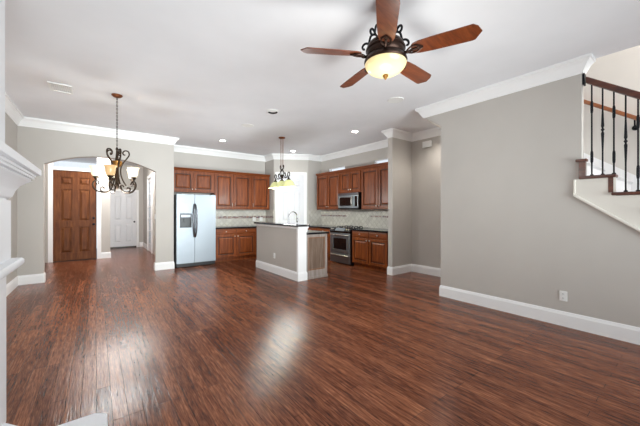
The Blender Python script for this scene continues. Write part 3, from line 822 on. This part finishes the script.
def flush_disc(loc, label):
    t = thing('ceiling_speaker', label, 'speaker', loc)
    obj('rim', MB().lathe([(.10, -.0005), (.10, -.006), (.118, -.006), (.122, -.0005)], (0, 0, 0), 28), 'white_plastic', t, smooth=True)
    obj('grille', MB().lathe([(0, -.005), (.10, -.0045), (.10, -.001), (0, -.001)], (0, 0, 0), 28), 'white_plastic', t)
flush_disc((2.40, 5.53, H), 'round white flush speaker left of the island pendant')
flush_disc((3.66, 2.89, H), 'round white flush speaker near the stair wall crown')
t = thing('eyeball_light', 'unlit round ceiling light with a black slot between fan and pendant', 'ceiling light', (2.385, 4.47, H))
obj('trim_ring', MB().lathe([(0, -.006), (.085, -.006), (.105, -.003), (.105, -.0005), (0, -.0005)], (0, 0, 0), 24), 'white_plastic', t, smooth=True)
base_a = math.atan2(.796, .606)
mb = MB()
for s_ in (-1,):
    pts = [(.078 * math.cos(base_a + a), .078 * math.sin(base_a + a), -.012) for a in [(-1.15 + 2.3 * i / 14) for i in range(15)]]
    mb.tube(pts, [.012] + [.017] * 13 + [.012], 8)
obj('slot', mb, 'black', t, smooth=True)

t = thing('foyer_fill_light', 'added unseen fill dome light on the foyer ceiling behind the arch', 'ceiling light', (.6, 9.9, H))  # unseen fixture, added to brighten the dark foyer
obj('base', MB().lathe([(0, -.0005), (.17, -.0005), (.175, -.02), (.16, -.03), (0, -.03)], (0, 0, 0), 24), 'bronze', t, smooth=True)
obj('glass_dome', MB().lathe([(.16, -.031), (.15, -.06), (.10, -.09), (.04, -.102), (0, -.104)], (0, 0, 0), 24), 'shade_lit', t, smooth=True)
l = bpy.data.lights.new('foyer_fill', 'POINT'); l.energy = 103; l.shadow_soft_size = .15; l.color = (1, .98, .95)
o = bpy.data.objects.new('foyer_fill', l); COL.objects.link(o); o.parent = t; o.location = (0, 0, -.3)

# ---- scroll helper: planar spiral/scroll curve in (u, z) mapped to the radial plane
def radial(pts, ang, c=(0, 0, 0)):
    return [(c[0] + r * math.cos(ang), c[1] + r * math.sin(ang), c[2] + z) for r, z in pts]
def spiral(cr, cz, r0, r1, a0, a1, n=18):
    return [(cr + (r0 + (r1 - r0) * i / n) * math.cos(a0 + (a1 - a0) * i / n), cz + (r0 + (r1 - r0) * i / n) * math.sin(a0 + (a1 - a0) * i / n)) for i in range(n + 1)]
def smoothpts(P, n=6):
    P = [Vector(p) for p in P]; out = []
    for i in range(len(P) - 1):
        p0, p1, p2, p3 = P[max(i - 1, 0)], P[i], P[i + 1], P[min(i + 2, len(P) - 1)]
        for k in range(n):
            t_ = k / n
            out.append(.5 * ((2 * p1) + (-p0 + p2) * t_ + (2 * p0 - 5 * p1 + 4 * p2 - p3) * t_ ** 2 + (-p0 + 3 * p1 - 3 * p2 + p3) * t_ ** 3))
    out.append(P[-1])
    return [tuple(p) for p in out]

# ================================================================== CEILING FAN
FC = (1.868, 1.577)
ff = thing('ceiling_fan', 'five-blade wooden ceiling fan with a lit glass bowl', 'ceiling fan', (FC[0], FC[1], H))
z = lambda v: v - H
obj('canopy', MB().lathe([(0, -.0005), (.075, -.0005), (.078, -.02), (.055, -.06), (.02, -.075), (0, -.076)], (0, 0, 0), 24), 'bronze', ff, smooth=True)
obj('downrod', MB().tube([(0, 0, -.07), (0, 0, -.30)], .013, 10), 'bronze', ff, smooth=True)
obj('motor_housing', MB().lathe([(0, z(2.78)), (.04, z(2.775)), (.055, z(2.745)), (.10, z(2.725)), (.135, z(2.70)), (.15, z(2.672)), (.15, z(2.662)), (.158, z(2.655)), (.158, z(2.645)), (.15, z(2.638)), (.15, z(2.615)), (.14, z(2.60)), (.15, z(2.59)), (.168, z(2.57)), (.172, z(2.552)), (.165, z(2.54)), (0, z(2.54))], (0, 0, 0), 32), 'bronze', ff, smooth=True)
for k in range(5):      # wrought scrolls on top of the housing
    a = 2.61 - (k + .5) * 2 * PI / 5
    P = smoothpts([(.06, z(2.76)), (.085, z(2.80)), (.12, z(2.80)), (.135, z(2.765)), (.145, z(2.715))], 5)
    S1 = spiral(.175, z(2.715), .042, .012, PI, PI - 4.6 * 1.0, 20)
    obj('scroll', MB().tube(radial(P, a), .009, 8).tube(radial(S1, a), .009, 8), 'iron', ff, smooth=True)
obj('glass_bowl', MB().lathe([(.163, z(2.54)), (.166, z(2.535)), (.158, z(2.51)), (.135, z(2.483)), (.10, z(2.462)), (.05, z(2.448)), (.012, z(2.445))], (0, 0, 0), 32), 'bowl', ff, smooth=True)
obj('finial', MB().lathe([(0, z(2.45)), (.02, z(2.447)), (.024, z(2.435)), (.014, z(2.425)), (.006, z(2.41)), (0, z(2.405))], (0, 0, 0), 14), 'gold', ff, smooth=True)
for k in range(5):
    a = 2.61 - k * 2 * PI / 5
    Rz = Matrix.Rotation(a, 4, 'Z'); pitch = Matrix.Rotation(math.radians(-14), 4, 'X')
    mb = MB()
    out = [(.205, -.03), (.22, -.05), (.26, -.062), (.36, -.069), (.635, -.075), (.665, -.05), (.69, .005), (.645, .07), (.62, .074), (.36, .069), (.26, .062), (.22, .05), (.205, .03)]
    mb.prismZ(out, -.004, .004)
    T = Rz @ Matrix.Translation((0, 0, z(2.605))) @ pitch
    mb.bm.transform(T)
    bl = obj('blade', mb, 'blade', ff, bevel=.002)
    mb = MB()
    mb.tube(smoothpts([(.14, 0, -.012), (.18, 0, -.022), (.21, 0, -.012), (.25, 0, -.008)], 4), [.011] * 13, 8)
    for sgn in (1, -1):
        mb.tube(smoothpts([(.165, 0, -.016), (.20, sgn * .03, -.012), (.245, sgn * .034, -.009), (.275, sgn * .012, -.008), (.29, 0, -.008)], 4), .007, 6)
    mb.lathe([(0, -.014), (.016, -.012), (.018, -.005), (0, -.004)], (.26, 0, 0), 12)
    mb.bm.transform(T)
    obj('blade_arm', mb, 'bronze', ff, smooth=True)
l = bpy.data.lights.new('fan_lamp', 'POINT'); l.energy = 28; l.shadow_soft_size = .16; l.color = (.96, .98, .94)
o = bpy.data.objects.new('fan_lamp', l); COL.objects.link(o); o.parent = ff; o.location = (0, 0, z(1.95))

# ================================================================== CHANDELIER
CC = (.242, 5.246)
ch = thing('chandelier', 'bronze scroll chandelier with upward glass shades before the arch', 'chandelier', (CC[0], CC[1], H))
obj('canopy', MB().lathe([(0, -.0005), (.068, -.0005), (.07, -.012), (.05, -.03), (.015, -.04), (0, -.041)], (0, 0, 0), 20), 'copper', ch, smooth=True)
mb = MB()
zz = -.04; k = 0
while zz > z(2.28):
    a = (k % 2) * PI / 2
    pts = [(.008 * math.cos(t_) * math.cos(a), .008 * math.cos(t_) * math.sin(a), zz - .014 + .017 * math.sin(t_)) for t_ in [i * 2 * PI / 10 for i in range(11)]]
    mb.tube(pts, .0032, 5); zz -= .026; k += 1
obj('chain', mb, 'brass', ch)
obj('column', MB().lathe([(0, z(2.28)), (.012, z(2.275)), (.02, z(2.25)), (.012, z(2.235)), (.018, z(2.15)), (.024, z(2.10)), (.014, z(2.04)), (.012, z(1.95)), (.022, z(1.90)), (.032, z(1.86)), (.026, z(1.81)), (.014, z(1.77)), (.02, z(1.74)), (.03, z(1.715)), (.02, z(1.685)), (.008, z(1.665)), (0, z(1.655))], (0, 0, 0), 16), 'brass', ch, smooth=True)
obj('amber_cup', MB().lathe([(.018, z(1.985)), (.045, z(2.0)), (.064, z(2.035)), (.068, z(2.075)), (.056, z(2.08)), (.018, z(2.05))], (0, 0, 0), 20), 'gold', ch, smooth=True)
view = math.radians(-2.7)
lamp_r = .245
for k in range(5):
    a = view + PI + k * 2 * PI / 5
    # upper scroll of the crown cage
    U = smoothpts([(.11, z(1.72)), (.07, z(1.80)), (.045, z(1.90)), (.05, z(1.99)), (.085, z(2.07)), (.125, z(2.13)), (.15, z(2.18)), (.14, z(2.23)), (.10, z(2.24)), (.072, z(2.212)), (.08, z(2.18)), (.102, z(2.178))], 4)
    obj('cage_scroll', MB().tube(radial(U, a + PI / 5), .0095, 7), 'brass', ch, smooth=True)
    L = smoothpts([(.018, z(1.86)), (.035, z(1.79)), (.06, z(1.69)), (.10, z(1.63)), (.17, z(1.615)), (.245, z(1.64)), (.282, z(1.70)), (.275, z(1.755)), (.245, z(1.785))], 5)
    S = spiral(.235, z(1.745), .030, .008, PI / 2, PI / 2 + 4.8, 16)
    S2 = spiral(.085, z(1.70), .046, .012, -PI / 2, -PI / 2 - 4.6, 16)
    S3 = spiral(.165, z(1.668), .045, .010, -PI / 2, -PI / 2 + 4.7, 16)
    arm = obj('arm', MB().tube(radial(L, a), .0105, 7).tube(radial(S, a), .008, 6).tube(radial(S2, a), .008, 6).tube(radial(S3, a), .008, 6), 'brass', ch, smooth=True)
    c = (lamp_r * math.cos(a), lamp_r * math.sin(a), 0)
    obj('shade_holder', MB().lathe([(.006, z(1.775)), (.013, z(1.785)), (.018, z(1.805)), (.04, z(1.83)), (.038, z(1.838)), (0, z(1.834))], c, 16), 'brass', arm, smooth=True)
    obj('glass_shade', MB().lathe([(.022, z(1.835)), (.045, z(1.848)), (.058, z(1.875)), (.061, z(1.91)), (.066, z(1.95)), (.081, z(1.978)), (.078, z(1.98)), (.062, z(1.95)), (.056, z(1.91)), (.051, z(1.88)), (.022, z(1.85))], c, 20), 'shade_unlit' if k == 1 else 'shade_lit', arm, smooth=True)
    obj('bulb', MB().sphere((c[0], c[1], z(1.90)), .018, .028), 'bulb', arm, smooth=True)
l = bpy.data.lights.new('chandelier_glow', 'POINT'); l.energy = 46; l.shadow_soft_size = .14; l.color = (.92, .98, .985)
o = bpy.data.objects.new('chandelier_glow', l); COL.objects.link(o); o.parent = ch; o.location = (0, 0, z(1.5))

# ================================================================== ISLAND PENDANT
PC = (3.42, 5.95)
pe = thing('island_pendant', 'three-shade scroll pendant light hanging above the island', 'pendant light', (PC[0], PC[1], H))
obj('canopy', MB().lathe([(0, -.0005), (.075, -.0005), (.078, -.012), (.06, -.028), (0, -.032)], (0, 0, 0), 20), 'copper', pe, smooth=True)
for y in (-.045, .045):
    obj('rod', MB().tube([(0, y, -.025), (0, y, z(2.36))], .007, 8), 'copper', pe, smooth=True)
mb = MB()
for s_ in (1, -1):
    f_ = lambda P: [(0, s_ * u, v) for u, v in P]
    mb.tube(f_(smoothpts([(.045, z(2.37)), (.06, z(2.40)), (.08, z(2.385)), (.075, z(2.34)), (.035, z(2.30)), (.075, z(2.245)), (.085, z(2.19)), (.04, z(2.15)), (0, z(2.14))], 4)), .0125, 7)
    mb.tube(f_(smoothpts([(0, z(2.11)), (.06, z(2.14)), (.10, z(2.205)), (.15, z(2.215)), (.165, z(2.16)), (.13, z(2.13)), (.17, z(2.10)), (.24, z(2.13)), (.27, z(2.20)), (.315, z(2.215)), (.345, z(2.18)), (.33, z(2.14)), (.30, z(2.12))], 4)), .0125, 7)
mb.tube([(0, 0, z(2.36)), (0, 0, z(2.10))], .008, 8)
mb.tube([(0, -.30, z(2.105)), (0, .30, z(2.105))], .009, 8)
mb.sphere((0, 0, z(2.17)), .03).sphere((0, 0, z(2.30)), .02)
obj('scroll_frame', mb, 'brass', pe, smooth=True)
for y in (-.30, 0, .30):
    hd = obj('shade_holder', MB().lathe([(0, z(2.115)), (.014, z(2.11)), (.018, z(2.08)), (.04, z(2.06)), (.045, z(2.045)), (0, z(2.045))], (0, y, 0), 16), 'brass', pe, smooth=True)
    obj('glass_shade', MB().lathe([(.03, z(2.045)), (.065, z(2.035)), (.10, z(2.0)), (.122, z(1.955)), (.142, z(1.92)), (.172, z(1.893)), (.169, z(1.888)), (.137, z(1.914)), (.117, z(1.95)), (.095, z(1.995)), (.03, z(2.037))], (0, y, 0), 24), 'shade_pend', hd, smooth=True)
    obj('bulb', MB().sphere((0, y, z(1.985)), .028, .036), 'bulb', hd, smooth=True)
for y in (-.30, 0, .30):
    l = bpy.data.lights.new('pendant_glow', 'POINT'); l.energy = 24; l.shadow_soft_size = .12; l.color = (.92, .98, .985)
    o = bpy.data.objects.new('pendant_glow', l); COL.objects.link(o); o.parent = pe; o.location = (0, y, z(1.72))
